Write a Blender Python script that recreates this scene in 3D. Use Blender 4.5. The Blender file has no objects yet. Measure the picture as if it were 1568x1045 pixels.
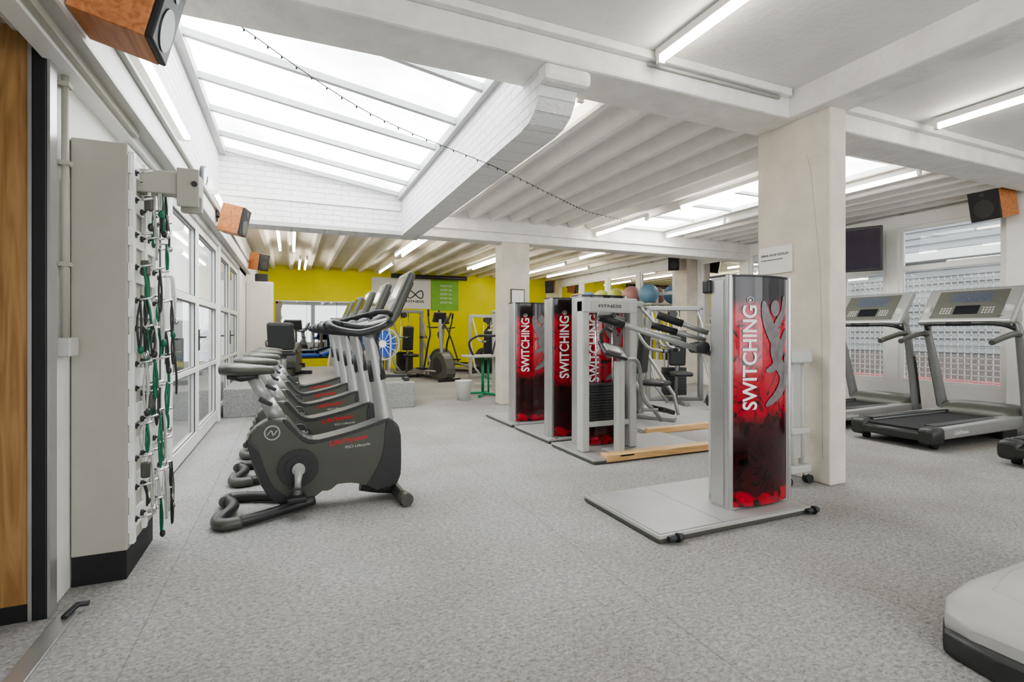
import bpy, bmesh, math, random
from mathutils import Vector, Matrix, Euler
random.seed(7)
S = bpy.context.scene

# ---------------------------------------------------------------- materials
def new_mat(name):
    m = bpy.data.materials.new(name); m.use_nodes = True
    nt = m.node_tree; nt.nodes.clear()
    out = nt.nodes.new('ShaderNodeOutputMaterial')
    return m, nt, out

def mat(name, col, rough=0.5, metal=0.0, var=0.06, scale=8.0, bump=0.0, bscale=60.0, coat=0.0, spec=0.5):
    m, nt, out = new_mat(name)
    b = nt.nodes.new('ShaderNodeBsdfPrincipled')
    nt.links.new(b.outputs[0], out.inputs[0])
    b.inputs['Roughness'].default_value = rough
    b.inputs['Metallic'].default_value = metal
    b.inputs['Coat Weight'].default_value = coat
    b.inputs['Specular IOR Level'].default_value = spec
    tc = nt.nodes.new('ShaderNodeTexCoord')
    n = nt.nodes.new('ShaderNodeTexNoise'); n.inputs['Scale'].default_value = scale; n.inputs['Detail'].default_value = 6; n.inputs['Roughness'].default_value = .6
    nt.links.new(tc.outputs['Object'], n.inputs['Vector'])
    r = nt.nodes.new('ShaderNodeValToRGB')
    r.color_ramp.elements[0].position = 0.3; r.color_ramp.elements[1].position = 0.7
    r.color_ramp.elements[0].color = [max(0, c*(1-var)) for c in col]+[1]
    r.color_ramp.elements[1].color = [min(1, c*(1+var)) for c in col]+[1]
    nt.links.new(n.outputs[0], r.inputs[0]); nt.links.new(r.outputs[0], b.inputs['Base Color'])
    if bump > 0:
        n2 = nt.nodes.new('ShaderNodeTexNoise'); n2.inputs['Scale'].default_value = bscale; n2.inputs['Detail'].default_value = 5
        nt.links.new(tc.outputs['Object'], n2.inputs['Vector'])
        bp = nt.nodes.new('ShaderNodeBump'); bp.inputs['Strength'].default_value = bump; bp.inputs['Distance'].default_value = 0.02
        nt.links.new(n2.outputs[0], bp.inputs['Height']); nt.links.new(bp.outputs[0], b.inputs['Normal'])
    return m

def emis(name, col, st, vary=False):
    m, nt, out = new_mat(name)
    e = nt.nodes.new('ShaderNodeEmission'); e.inputs[0].default_value = (*col, 1); e.inputs[1].default_value = st
    if vary:
        tc = nt.nodes.new('ShaderNodeTexCoord'); n = nt.nodes.new('ShaderNodeTexNoise'); n.inputs['Scale'].default_value = 0.7; n.inputs['Detail'].default_value = 5
        nt.links.new(tc.outputs['Object'], n.inputs['Vector'])
        r = nt.nodes.new('ShaderNodeMapRange'); r.inputs['From Min'].default_value = .35; r.inputs['From Max'].default_value = .6
        r.inputs['To Min'].default_value = st*.6; r.inputs['To Max'].default_value = st*1.15
        nt.links.new(n.outputs[0], r.inputs[0]); nt.links.new(r.outputs[0], e.inputs[1])
    nt.links.new(e.outputs[0], out.inputs[0]); return m

def glass_mat(name, tint=(0.90, 0.93, 0.93)):
    m, nt, out = new_mat(name)
    t = nt.nodes.new('ShaderNodeBsdfTransparent'); t.inputs[0].default_value = (*tint, 1)
    g = nt.nodes.new('ShaderNodeBsdfGlossy'); g.inputs['Roughness'].default_value = 0.02
    fr = nt.nodes.new('ShaderNodeFresnel'); fr.inputs[0].default_value = 1.5
    mu = nt.nodes.new('ShaderNodeMath'); mu.operation = 'MULTIPLY'; mu.inputs[1].default_value = 1.6; mu.use_clamp = True
    nt.links.new(fr.outputs[0], mu.inputs[0])
    mx = nt.nodes.new('ShaderNodeMixShader'); nt.links.new(mu.outputs[0], mx.inputs[0])
    nt.links.new(t.outputs[0], mx.inputs[1]); nt.links.new(g.outputs[0], mx.inputs[2]); nt.links.new(mx.outputs[0], out.inputs[0])
    return m

def brick_mat(name, col, plane='YZ'):
    m, nt, out = new_mat(name)
    b = nt.nodes.new('ShaderNodeBsdfPrincipled'); nt.links.new(b.outputs[0], out.inputs[0]); b.inputs['Roughness'].default_value = 0.6
    tc = nt.nodes.new('ShaderNodeTexCoord'); sp = nt.nodes.new('ShaderNodeSeparateXYZ'); cb = nt.nodes.new('ShaderNodeCombineXYZ')
    nt.links.new(tc.outputs['Object'], sp.inputs[0])
    nt.links.new(sp.outputs[1 if plane == 'YZ' else 0], cb.inputs[0]); nt.links.new(sp.outputs[2], cb.inputs[1])
    br = nt.nodes.new('ShaderNodeTexBrick'); br.inputs['Scale'].default_value = 1.0
    br.inputs['Brick Width'].default_value = 0.22; br.inputs['Row Height'].default_value = 0.075
    br.inputs['Mortar Size'].default_value = 0.007; br.inputs['Mortar Smooth'].default_value = 0.5
    br.inputs['Color1'].default_value = (*col, 1); br.inputs['Color2'].default_value = (*[c*0.95 for c in col], 1)
    br.inputs['Mortar'].default_value = (*[c*0.78 for c in col], 1)
    nt.links.new(cb.outputs[0], br.inputs['Vector']); nt.links.new(br.outputs['Color'], b.inputs['Base Color'])
    n = nt.nodes.new('ShaderNodeTexNoise'); n.inputs['Scale'].default_value = 30
    nt.links.new(tc.outputs['Object'], n.inputs['Vector'])
    ad = nt.nodes.new('ShaderNodeMath'); ad.operation = 'MULTIPLY_ADD'; ad.inputs[1].default_value = -1.0
    nt.links.new(br.outputs['Fac'], ad.inputs[0]); nt.links.new(n.outputs[0], ad.inputs[2])
    bp = nt.nodes.new('ShaderNodeBump'); bp.inputs['Strength'].default_value = 0.7; bp.inputs['Distance'].default_value = 0.015
    nt.links.new(ad.outputs[0], bp.inputs['Height']); nt.links.new(bp.outputs[0], b.inputs['Normal'])
    return m

def carpet_mat():
    m, nt, out = new_mat('carpet_grey')
    b = nt.nodes.new('ShaderNodeBsdfPrincipled'); nt.links.new(b.outputs[0], out.inputs[0])
    b.inputs['Roughness'].default_value = 0.95; b.inputs['Specular IOR Level'].default_value = 0.15
    tc = nt.nodes.new('ShaderNodeTexCoord')
    mp = nt.nodes.new('ShaderNodeMapping'); mp.inputs['Scale'].default_value = (1.0, 1.5, 1); nt.links.new(tc.outputs['Object'], mp.inputs[0])
    n = nt.nodes.new('ShaderNodeTexNoise'); n.inputs['Scale'].default_value = 46; n.inputs['Detail'].default_value = 8; n.inputs['Roughness'].default_value = 0.85
    n.inputs['Distortion'].default_value = 0.6
    nt.links.new(mp.outputs[0], n.inputs['Vector'])
    r = nt.nodes.new('ShaderNodeValToRGB'); e = r.color_ramp.elements
    e[0].position = 0.36; e[0].color = (0.155, 0.153, 0.149, 1); e[1].position = 0.62; e[1].color = (0.46, 0.457, 0.45, 1)
    k = r.color_ramp.elements.new(0.48); k.color = (0.30, 0.298, 0.292, 1)
    nt.links.new(n.outputs[0], r.inputs[0])
    n3 = nt.nodes.new('ShaderNodeTexNoise'); n3.inputs['Scale'].default_value = 1.1; n3.inputs['Detail'].default_value = 3
    nt.links.new(tc.outputs['Object'], n3.inputs['Vector'])
    r3 = nt.nodes.new('ShaderNodeValToRGB'); r3.color_ramp.elements[0].color = (0.86, 0.835, 0.81, 1); r3.color_ramp.elements[1].color = (1, 1, 1, 1)
    r3.color_ramp.elements[0].position = 0.35; r3.color_ramp.elements[1].position = 0.6
    nt.links.new(n3.outputs[0], r3.inputs[0])
    mx = nt.nodes.new('ShaderNodeMixRGB'); mx.blend_type = 'MULTIPLY'; mx.inputs[0].default_value = 1
    nt.links.new(r.outputs[0], mx.inputs[1]); nt.links.new(r3.outputs[0], mx.inputs[2])
    sp = nt.nodes.new('ShaderNodeSeparateXYZ'); nt.links.new(tc.outputs['Object'], sp.inputs[0])
    md = nt.nodes.new('ShaderNodeMath'); md.operation = 'PINGPONG'; md.inputs[1].default_value = 1.0
    ao = nt.nodes.new('ShaderNodeMath'); ao.operation = 'ADD'; ao.inputs[1].default_value = 0.55
    nt.links.new(sp.outputs[0], ao.inputs[0]); nt.links.new(ao.outputs[0], md.inputs[0])
    lt = nt.nodes.new('ShaderNodeMath'); lt.operation = 'LESS_THAN'; lt.inputs[1].default_value = 0.003
    nt.links.new(md.outputs[0], lt.inputs[0])
    mx2 = nt.nodes.new('ShaderNodeMixRGB'); mx2.inputs[2].default_value = (0.16, 0.155, 0.15, 1)
    sc = nt.nodes.new('ShaderNodeMath'); sc.operation = 'MULTIPLY'; sc.inputs[1].default_value = 0.5
    nt.links.new(lt.outputs[0], sc.inputs[0]); nt.links.new(sc.outputs[0], mx2.inputs[0])
    nt.links.new(mx.outputs[0], mx2.inputs[1]); nt.links.new(mx2.outputs[0], b.inputs['Base Color'])
    bp = nt.nodes.new('ShaderNodeBump'); bp.inputs['Strength'].default_value = 0.2; bp.inputs['Distance'].default_value = 0.006
    nt.links.new(n.outputs[0], bp.inputs['Height']); nt.links.new(bp.outputs[0], b.inputs['Normal'])
    return m

def wood_mat(name, c1, c2, axis='Z', sc=1.0):
    m, nt, out = new_mat(name)
    b = nt.nodes.new('ShaderNodeBsdfPrincipled'); nt.links.new(b.outputs[0], out.inputs[0]); b.inputs['Roughness'].default_value = 0.45
    tc = nt.nodes.new('ShaderNodeTexCoord'); mp = nt.nodes.new('ShaderNodeMapping')
    mp.inputs['Scale'].default_value = {'Z': (9*sc, 9*sc, 0.7*sc), 'X': (0.7*sc, 9*sc, 9*sc), 'Y': (9*sc, .7*sc, 9*sc)}[axis]
    nt.links.new(tc.outputs['Object'], mp.inputs[0])
    n = nt.nodes.new('ShaderNodeTexNoise'); n.inputs['Scale'].default_value = 2.2; n.inputs['Detail'].default_value = 8; n.inputs['Distortion'].default_value = 1.8
    nt.links.new(mp.outputs[0], n.inputs['Vector'])
    r = nt.nodes.new('ShaderNodeValToRGB'); r.color_ramp.elements[0].position = 0.34; r.color_ramp.elements[1].position = 0.62
    r.color_ramp.elements[0].color = (*c1, 1); r.color_ramp.elements[1].color = (*c2, 1)
    nt.links.new(n.outputs[0], r.inputs[0]); nt.links.new(r.outputs[0], b.inputs['Base Color'])
    return m

def panel_mat():
    m, nt, out = new_mat('printed_red_panel')
    b = nt.nodes.new('ShaderNodeBsdfPrincipled'); nt.links.new(b.outputs[0], out.inputs[0])
    b.inputs['Roughness'].default_value = 0.14; b.inputs['Coat Weight'].default_value = 0.3
    tc = nt.nodes.new('ShaderNodeTexCoord'); sp = nt.nodes.new('ShaderNodeSeparateXYZ'); nt.links.new(tc.outputs['Object'], sp.inputs[0])
    n = nt.nodes.new('ShaderNodeTexNoise'); n.inputs['Scale'].default_value = 4.5; n.inputs['Detail'].default_value = 3; n.inputs['Distortion'].default_value = 2.2
    nt.links.new(tc.outputs['Object'], n.inputs['Vector'])
    ma = nt.nodes.new('ShaderNodeMath'); ma.operation = 'MULTIPLY_ADD'; ma.inputs[1].default_value = 0.16
    nt.links.new(n.outputs[0], ma.inputs[0]); nt.links.new(sp.outputs[2], ma.inputs[2])
    dv = nt.nodes.new('ShaderNodeMath'); dv.operation = 'DIVIDE'; dv.inputs[1].default_value = 1.7
    nt.links.new(ma.outputs[0], dv.inputs[0])
    r = nt.nodes.new('ShaderNodeValToRGB'); cr = r.color_ramp
    cr.elements[0].position = 0.0; cr.elements[0].color = (0.36, 0.0, 0.012, 1)
    cr.elements[1].position = 1.0; cr.elements[1].color = (0.006, 0.003, 0.004, 1)
    for p, c in [(0.115, (0.40, 0.0, 0.015, 1)), (0.135, (0.05, 0.001, 0.003, 1)), (0.30, (0.02, 0.002, 0.003, 1)), (0.40, (0.05, 0.002, 0.004, 1)),
                 (0.44, (0.36, 0.0, 0.014, 1)), (0.7, (0.46, 0.002, 0.018, 1)), (0.83, (0.44, 0.002, 0.016, 1)), (0.875, (0.012, 0.003, 0.004, 1))]:
        e = cr.elements.new(p); e.color = c
    nt.links.new(dv.outputs[0], r.inputs[0])
    n2 = nt.nodes.new('ShaderNodeTexNoise'); n2.inputs['Scale'].default_value = 6; n2.inputs['Detail'].default_value = 3; n2.inputs['Distortion'].default_value = 3
    nt.links.new(tc.outputs['Object'], n2.inputs['Vector'])
    r2 = nt.nodes.new('ShaderNodeValToRGB'); r2.color_ramp.elements[0].position = 0.36; r2.color_ramp.elements[0].color = (0.06, 0.03, 0.03, 1)
    r2.color_ramp.elements[1].position = 0.49; r2.color_ramp.elements[1].color = (1, 1, 1, 1)
    nt.links.new(n2.outputs[0], r2.inputs[0])
    mx = nt.nodes.new('ShaderNodeMixRGB'); mx.blend_type = 'MULTIPLY'; mx.inputs[0].default_value = 1
    nt.links.new(r.outputs[0], mx.inputs[1]); nt.links.new(r2.outputs[0], mx.inputs[2]); nt.links.new(mx.outputs[0], b.inputs['Base Color'])
    return m

M = dict(
 carpet=carpet_mat(),
 white=mat('white_paint', (0.78, 0.78, 0.76), 0.55, bump=0.2, bscale=25, var=0.05, scale=3),
 ceil=mat('ceiling_paint', (0.77, 0.76, 0.74), 0.7, bump=0.2, bscale=18, var=0.06, scale=2),
 joist=mat('joist_paint', (0.84, 0.81, 0.77), 0.7, bump=0.15, bscale=30, var=0.05, scale=3),
 joistb=mat('joist_back_paint', (0.80, 0.75, 0.63), 0.7, var=0.06, scale=3),
 beam=mat('beam_paint', (0.77, 0.76, 0.725), 0.6, bump=0.8, bscale=9, var=0.09, scale=5),
 column=mat('column_paint', (0.62, 0.575, 0.50), 0.6, bump=0.6, bscale=7, var=0.10, scale=4),
 brickYZ=brick_mat('white_brick_yz', (0.77, 0.77, 0.765), 'YZ'),
 brickXZ=brick_mat('white_brick_xz', (0.76, 0.76, 0.75), 'XZ'),
 yellow=mat('yellow_wall_paint', (0.78, 0.72, 0.006), 0.6, var=0.04, scale=2, bump=0.1),
 frame=mat('white_frame', (0.76, 0.76, 0.74), 0.4, var=0.02),
 skyframe=mat('skylight_bar_paint', (0.42, 0.43, 0.43), 0.5, var=0.04),
 glass=glass_mat('window_glass'),
 sky=emis('skylight_diffuser', (0.97, 0.99, 1.0), 5.2, True),
 tube=emis('fluorescent_tube', (1.0, 0.93, 0.82), 19.0),
 oak=wood_mat('oak_veneer', (0.25, 0.13, 0.045), (0.40, 0.235, 0.10), 'Z'),
 spk=wood_mat('speaker_wood', (0.34, 0.12, 0.04), (0.53, 0.22, 0.08), 'X'),
 plank=wood_mat('plank_wood', (0.52, 0.31, 0.13), (0.72, 0.47, 0.23), 'X'),
 black=mat('black_rubber', (0.014, 0.014, 0.015), 0.55, var=0.1),
 belt=mat('belt_black', (0.022, 0.022, 0.024), 0.7, var=0.15, scale=30),
 dark=mat('dark_plastic', (0.032, 0.033, 0.035), 0.4, var=0.05),
 gun=mat('gunmetal_plastic', (0.084, 0.086, 0.072), 0.38, var=0.04),
 gun2=mat('gunmetal_dark', (0.036, 0.038, 0.037), 0.4, var=0.04),
 silver=mat('silver_paint', (0.40, 0.40, 0.39), 0.32, 0.35, var=0.03),
 tsilver=mat('treadmill_silver', (0.25, 0.255, 0.25), 0.35, 0.4, var=0.04),
 alu=mat('brushed_aluminium', (0.50, 0.50, 0.49), 0.3, 0.7, var=0.04),
 bsilver=mat('bike_silver', (0.31, 0.315, 0.305), 0.35, 0.4, var=0.03),
 chrome=mat('chrome', (0.65, 0.65, 0.65), 0.12, 1.0, var=0.02),
 wsteel=mat('white_steel', (0.47, 0.475, 0.455), 0.35, var=0.03),
 lgrey=mat('light_grey_plastic', (0.42, 0.42, 0.395), 0.4, var=0.03),
 plate=mat('platform_plate', (0.37, 0.37, 0.365), 0.42, 0.25, var=0.08, scale=4),
 cab=mat('cabinet_paint', (0.39, 0.38, 0.33), 0.5, var=0.04),
 panel=panel_mat(),
 textw=mat('lettering_white', (0.80, 0.80, 0.80), 0.3, var=0.01),
 fig=mat('figure_grey', (0.17, 0.15, 0.155), 0.25, var=0.25, scale=15),
 redt=mat('lettering_red', (0.5, 0.02, 0.02), 0.4, var=0.02),
 screen=mat('screen_glass', (0.012, 0.014, 0.018), 0.12, var=0.1),
 tvs=mat('tv_screen', (0.035, 0.028, 0.045), 0.15, var=0.1),
 blue=mat('blue_vinyl', (0.02, 0.08, 0.42), 0.4, var=0.08),
 lblue=mat('display_grey_blue', (0.07, 0.08, 0.105), 0.3, var=0.25, scale=40),
 green=mat('green_cord', (0.015, 0.15, 0.08), 0.5, var=0.15),
 greenp=mat('green_paint', (0.015, 0.26, 0.10), 0.4, var=0.05),
 gposter=mat('green_poster', (0.22, 0.50, 0.06), 0.5, var=0.1, scale=3),
 paper=mat('paper', (0.76, 0.76, 0.73), 0.7, var=0.02),
 stone=mat('speckled_stone', (0.28, 0.28, 0.27), 0.6, var=0.4, scale=60),
 red=mat('red_mat', (0.34, 0.02, 0.03), 0.6, var=0.15),
 mirror=mat('mirror_silver', (0.42, 0.43, 0.43), 0.02, 1.0, var=0.0),
 clad=mat('metal_cladding', (0.31, 0.325, 0.335), 0.6, var=0.06, scale=1.5),
 gwall=mat('garden_wall_render', (0.12, 0.125, 0.12), 0.8, var=0.2, scale=2),
 pave=mat('outdoor_paving', (0.20, 0.20, 0.19), 0.9, var=0.12, scale=3),
 brickr=mat('pale_brick', (0.20, 0.165, 0.155), 0.85, var=0.2, scale=14),
 orange=mat('orange_ball', (0.60, 0.30, 0.20), 0.35, var=0.03),
 ballb=mat('blue_ball', (0.16, 0.30, 0.44), 0.35, var=0.03),
 bally=mat('lime_ball', (0.56, 0.58, 0.16), 0.35, var=0.03),
 ballp=mat('pink_ball', (0.50, 0.26, 0.26), 0.35, var=0.03),
)

# ---------------------------------------------------------------- mesh builder
def cr(pts, n=6, closed=False):
    P = [Vector(p) for p in pts]; out = []
    N = len(P)
    rng = range(N if closed else N-1)
    for i in rng:
        p0 = P[(i-1) % N] if closed or i > 0 else P[0]
        p1 = P[i]; p2 = P[(i+1) % N]
        p3 = P[(i+2) % N] if closed or i+2 < N else P[-1]
        for k in range(n):
            t = k/n
            out.append(0.5*((2*p1)+(-p0+p2)*t+(2*p0-5*p1+4*p2-p3)*t*t+(-p0+3*p1-3*p2+p3)*t**3))
    if not closed: out.append(P[-1])
    return out

_txt = {}
def text_geo(s):
    if s in _txt: return _txt[s]
    cu = bpy.data.curves.new('t', 'FONT'); cu.body = s; cu.size = 1; cu.offset = 0.02
    ob = bpy.data.objects.new('t', cu); S.collection.objects.link(ob)
    dg = bpy.context.evaluated_depsgraph_get(); ev = ob.evaluated_get(dg); me = ev.to_mesh()
    vs = [v.co.copy() for v in me.vertices]; fs = [tuple(p.vertices) for p in me.polygons]
    ev.to_mesh_clear(); bpy.data.objects.remove(ob); bpy.data.curves.remove(cu)
    x0 = min(v.x for v in vs); x1 = max(v.x for v in vs); y0 = min(v.y for v in vs); y1 = max(v.y for v in vs)
    vs = [((v.x-x0)/(x1-x0), (v.y-y0)/(y1-y0)) for v in vs]
    _txt[s] = (vs, fs); return _txt[s]

class MB:
    def __init__(s): s.bm = bmesh.new(); s.mats = []
    def mi(s, m):
        m = M[m] if isinstance(m, str) else m
        if m not in s.mats: s.mats.append(m)
        return s.mats.index(m)
    def _add(s, t, m, smooth=None):
        bmesh.ops.recalc_face_normals(t, faces=t.faces)
        i = s.mi(m)
        for f in t.faces:
            f.material_index = i
            if smooth is True: f.smooth = True
        me = bpy.data.meshes.new('tmp'); t.to_mesh(me); t.free(); s.bm.from_mesh(me); bpy.data.meshes.remove(me)
    def box(s, c, size, m, rot=None, bev=0.0, seg=2):
        t = bmesh.new(); bmesh.ops.create_cube(t, size=1)
        bmesh.ops.scale(t, vec=size, verts=t.verts)
        if bev > 0:
            bmesh.ops.bevel(t, geom=list(t.edges), offset=bev, segments=seg, affect='EDGES', profile=0.5, clamp_overlap=True)
        if rot: bmesh.ops.rotate(t, cent=(0, 0, 0), matrix=Euler(rot).to_matrix(), verts=t.verts)
        bmesh.ops.translate(t, vec=c, verts=t.verts); s._add(t, m)
    def bb(s, x0, x1, y0, y1, z0, z1, m, bev=0.0):
        s.box(((x0+x1)/2, (y0+y1)/2, (z0+z1)/2), (abs(x1-x0), abs(y1-y0), abs(z1-z0)), m, bev=bev)
    def rings(s, rings, m, caps=True, smooth=True, closed=False):
        t = bmesh.new(); R = [[t.verts.new(p) for p in r] for r in rings]; n = len(R[0])
        cnt = len(R) if closed else len(R)-1
        for i in range(cnt):
            a = R[i]; b = R[(i+1) % len(R)]
            for k in range(n):
                try: f = t.faces.new((a[k], a[(k+1) % n], b[(k+1) % n], b[k])); f.smooth = smooth
                except ValueError: pass
        if caps and not closed: t.faces.new(R[0]); t.faces.new(R[-1][::-1])
        s._add(t, m)
    def tube(s, pts, r, m, seg=10, smooth=0, closed=False, flat=1.0):
        P = [Vector(p) for p in pts]
        if smooth: P = cr(P, smooth, closed)
        n = len(P); rr = r if isinstance(r, (list, tuple)) else None
        rings = []; prev = None
        for i, p in enumerate(P):
            if closed: d = P[(i+1) % n]-P[i-1]
            else: d = P[min(i+1, n-1)]-P[max(i-1, 0)]
            if d.length < 1e-9: d = Vector((0, 0, 1))
            d.normalize()
            if prev is None:
                a = Vector((0, 0, 1)) if abs(d.z) < 0.9 else Vector((0, 1, 0))
                u = d.cross(a).normalized()
            else:
                u = (prev-d*prev.dot(d)).normalized()
            prev = u; w = d.cross(u)
            if rr:
                f = i/(n-1)*(len(rr)-1); k = min(int(f), len(rr)-2); R = rr[k]+(rr[k+1]-rr[k])*(f-k)
            else: R = r
            rings.append([p+u*R*math.cos(2*math.pi*j/seg)+w*R*flat*math.sin(2*math.pi*j/seg) for j in range(seg)])
        s.rings(rings, m, closed=closed)
    def cyl(s, p0, p1, r, m, r1=None, seg=20):
        s.tube([p0, p1], [r, r1 if r1 is not None else r], m, seg)
    def prism(s, out, axis, a0, a1, m, bev=0.0):
        def P(q, a): return {'y': (q[0], a, q[1]), 'x': (a, q[0], q[1]), 'z': (q[0], q[1], a)}[axis]
        t = bmesh.new(); A = [t.verts.new(P(q, a0)) for q in out]; B = [t.verts.new(P(q, a1)) for q in out]; n = len(out)
        for k in range(n): t.faces.new((A[k], A[(k+1) % n], B[(k+1) % n], B[k]))
        fa = t.faces.new(A); fb = t.faces.new(B[::-1])
        if bev > 0:
            ed = set(fa.edges) | set(fb.edges)
            bmesh.ops.bevel(t, geom=list(ed), offset=bev, segments=3, affect='EDGES', profile=0.5, clamp_overlap=True)
        s._add(t, m)
    def loft(s, secs, m, axis='x', seg=20, pw=0.7):
        R = []
        for (a, b, c, hb, hc) in secs:
            r = []
            for j in range(seg):
                th = 2*math.pi*j/seg; cx = math.cos(th); sx = math.sin(th)
                q = (b+hb*math.copysign(abs(cx)**pw, cx), c+hc*math.copysign(abs(sx)**pw, sx))
                r.append({'x': (a, q[0], q[1]), 'y': (q[0], a, q[1]), 'z': (q[0], q[1], a)}[axis])
            R.append(r)
        s.rings(R, m)
    def ball(s, c, r, m, seg=20):
        t = bmesh.new(); bmesh.ops.create_uvsphere(t, u_segments=seg, v_segments=seg//2, radius=1)
        r = (r, r, r) if isinstance(r, (int, float)) else r
        bmesh.ops.scale(t, vec=r, verts=t.verts); bmesh.ops.translate(t, vec=c, verts=t.verts); s._add(t, m, smooth=True)
    def quad(s, pts, m):
        s.raw(pts, [tuple(range(len(pts)))], m)
    def raw(s, vs, fs, m):
        t = bmesh.new(); V = [t.verts.new(v) for v in vs]
        for f in fs:
            try: t.faces.new([V[i] for i in f])
            except ValueError: pass
        i = s.mi(m)
        for f in t.faces: f.material_index = i
        me = bpy.data.meshes.new('tmp'); t.to_mesh(me); t.free(); s.bm.from_mesh(me); bpy.data.meshes.remove(me)
    def text(s, txt, fn, m):
        vs, fs = text_geo(txt); s.raw([fn(*v) for v in vs], fs, m)
    def make(s, name, loc=(0, 0, 0), rz=0.0):
        me = bpy.data.meshes.new(name); s.bm.to_mesh(me); s.bm.free()
        for m in s.mats: me.materials.append(m)
        return inst(me, name, loc, rz)

def inst(me, name, loc=(0, 0, 0), rz=0.0):
    o = bpy.data.objects.new(name, me); S.collection.objects.link(o); o.location = loc; o.rotation_euler = (0, 0, rz); return o

# ================================================================= ROOM
XL, XR, YF, YB = -0.87, 8.6, -3.0, 16.7
b = MB(); b.bb(-1.8, XR+.2, YF-.2, YB+.2, -0.12, 0, 'carpet'); b.make('floor')

b = MB()
b.bb(-1.05, XL, YF, 1.3, 0, 2.44, 'white')
b.bb(-1.10, -0.95, 2.80, 3.72, 0, 2.44, 'white')
b.bb(-1.05, XL, 10.6, YB, 0, 2.44, 'white')
b.bb(-1.05, XL, YF, YB, 2.44, 3.30, 'brickYZ')
b.bb(-1.05, XL, 2.9, 8.0, 3.30, 3.62, 'brickYZ')
b.make('wall_left')
b = MB()
b.bb(XL, XL+0.07, 1.3, 12.0, 2.42, 2.60, 'frame', bev=.008)
b.bb(XL, XL+0.10, 1.3, 12.0, 2.60, 2.625, 'lgrey')
b.bb(XL, XL+0.085, 1.3, 12.0, 2.40, 2.42, 'lgrey')
b.bb(-0.95, XL, 1.3, 12.0, 2.34, 2.42, 'frame')
b.bb(-0.93, XL+0.03, 1.3, 3.7, 2.36, 2.40, 'cab')
b.make('trim_left_header')
def leaf(name, y0, y1, handle=True):
    b = MB(); x0, x1 = -0.97, -0.90; f = .075
    b.bb(x0, x1, y0+.005, y0+f, 0.02, 2.33, 'frame', .006); b.bb(x0, x1, y1-f, y1-.005, 0.02, 2.33, 'frame', .006)
    for z0, z1 in [(0.02, .16), (.78, .83), (1.49, 1.56), (2.25, 2.33)]: b.bb(x0, x1, y0+f, y1-f, z0, z1, 'frame', .004)
    for z0, z1 in [(.16, .78), (.83, 1.49), (1.56, 2.25)]:
        for (a0, a1, c0, c1) in [(y0+f, y0+f+.008, z0, z1), (y1-f-.008, y1-f, z0, z1), (y0+f, y1-f, z0, z0+.008), (y0+f, y1-f, z1-.008, z1)]: b.bb(x1-.02, x1-.012, a0, a1, c0, c1, 'gun2')
    b.quad([(-.935, y0+f, .1), (-.935, y1-f, .1), (-.935, y1-f, 2.3), (-.935, y0+f, 2.3)], 'glass')
    if handle:
        b.bb(x1, x1+.012, y0+.025, y0+.055, 1.0, 1.22, 'dark', .003)
        b.tube([(x1+.01, y0+.04, 1.14), (x1+.05, y0+.04, 1.14), (x1+.05, y0+.17, 1.14)], .009, 'dark', 8)
    b.make(name)
leaf('door_1', 3.74, 4.70, False); leaf('door_2', 4.82, 6.2); leaf('door_3', 6.22, 7.75)
leaf('door_4', 7.85, 9.2); leaf('door_5', 9.22, 10.58)
b = MB()
b.bb(-1.0, XL, 4.70, 4.82, 0, 2.34, 'frame', .005); b.bb(-1.0, XL+.0, 7.75, 7.85, 0, 2.34, 'frame', .005)
b.make('trim_left_posts')
b = MB()
b.bb(-1.75, -0.985, 2.735, 2.79, .07, 2.46, 'oak'); b.bb(-1.75, -0.985, 2.73, 2.79, 0.0, .07, 'black')
b.bb(-.985, -.935, 2.72, 2.79, 0.0, 2.47, 'black', .006); b.bb(-.998, -.985, 2.722, 2.735, 0, 2.47, 'alu'); b.bb(-.935, -.925, 2.722, 2.79, 0, 2.47, 'alu')
b.make('sliding_partition')
b = MB(); b.bb(-.90, -.83, -1, 2.72, 0, .012, 'alu', .003); b.tube([(-.86, 2.66, .02), (-.84, 2.74, .03), (-.80, 2.74, .03)], .012, 'dark', 8); b.make('floor_track')
b = MB(); b.bb(-1.75, -.93, 1.3, 2.79, 2.47, 2.55, 'lgrey'); b.bb(-.99, -.90, 1.3, 2.79, 2.40, 2.47, 'alu', .004); b.make('trim_partition_head')
b = MB(); b.bb(-1.85, -1.75, 1.2, 2.8, 0, 2.6, 'white'); b.bb(-1.75, -1.05, 1.2, 1.3, 0, 2.6, 'white'); b.make('wall_niche')

b = MB(); b.bb(-1.05, XR+.2, YB, YB+.15, 0, 3.3, 'yellow'); b.make('wall_back')
b = MB()
b.bb(-1.05, XR+.2, YF-.15, YF, 0, .5, 'white'); b.bb(-1.05, XR+.2, YF-.15, YF, 2.95, 3.3, 'white')
for x in (-1.05, 1.2, 3.6, 6.0, 8.4): b.bb(x, x+.25, YF-.15, YF, .5, 2.95, 'white')  # unseen wall; wide openings added to let sky light in behind the camera
b.make('wall_front')
b = MB()
ws = [(-2.6, -1.0), (-.8, .8), (1.0, 3.1), (3.56, 4.85), (5.02, 6.35), (6.52, 7.65), (7.85, 9.0), (9.9, 11.2), (11.35, 12.7), (12.85, 14.2), (14.35, 15.7)]  # windows nearest the front are out of view, added for extra daylight
b.bb(XR, XR+.16, YF, YB, 0, .42, 'white'); b.bb(XR, XR+.16, YF, YB, 2.80, 3.3, 'white')
prev = YF
for y0, y1 in ws: b.bb(XR, XR+.16, prev, y0, .42, 2.80, 'white'); prev = y1
b.bb(XR, XR+.16, prev, YB, .42, 2.80, 'white')
b.bb(XR-.3, XR, 9.1, 9.5, 0, 3.16, 'column', .01)
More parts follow.
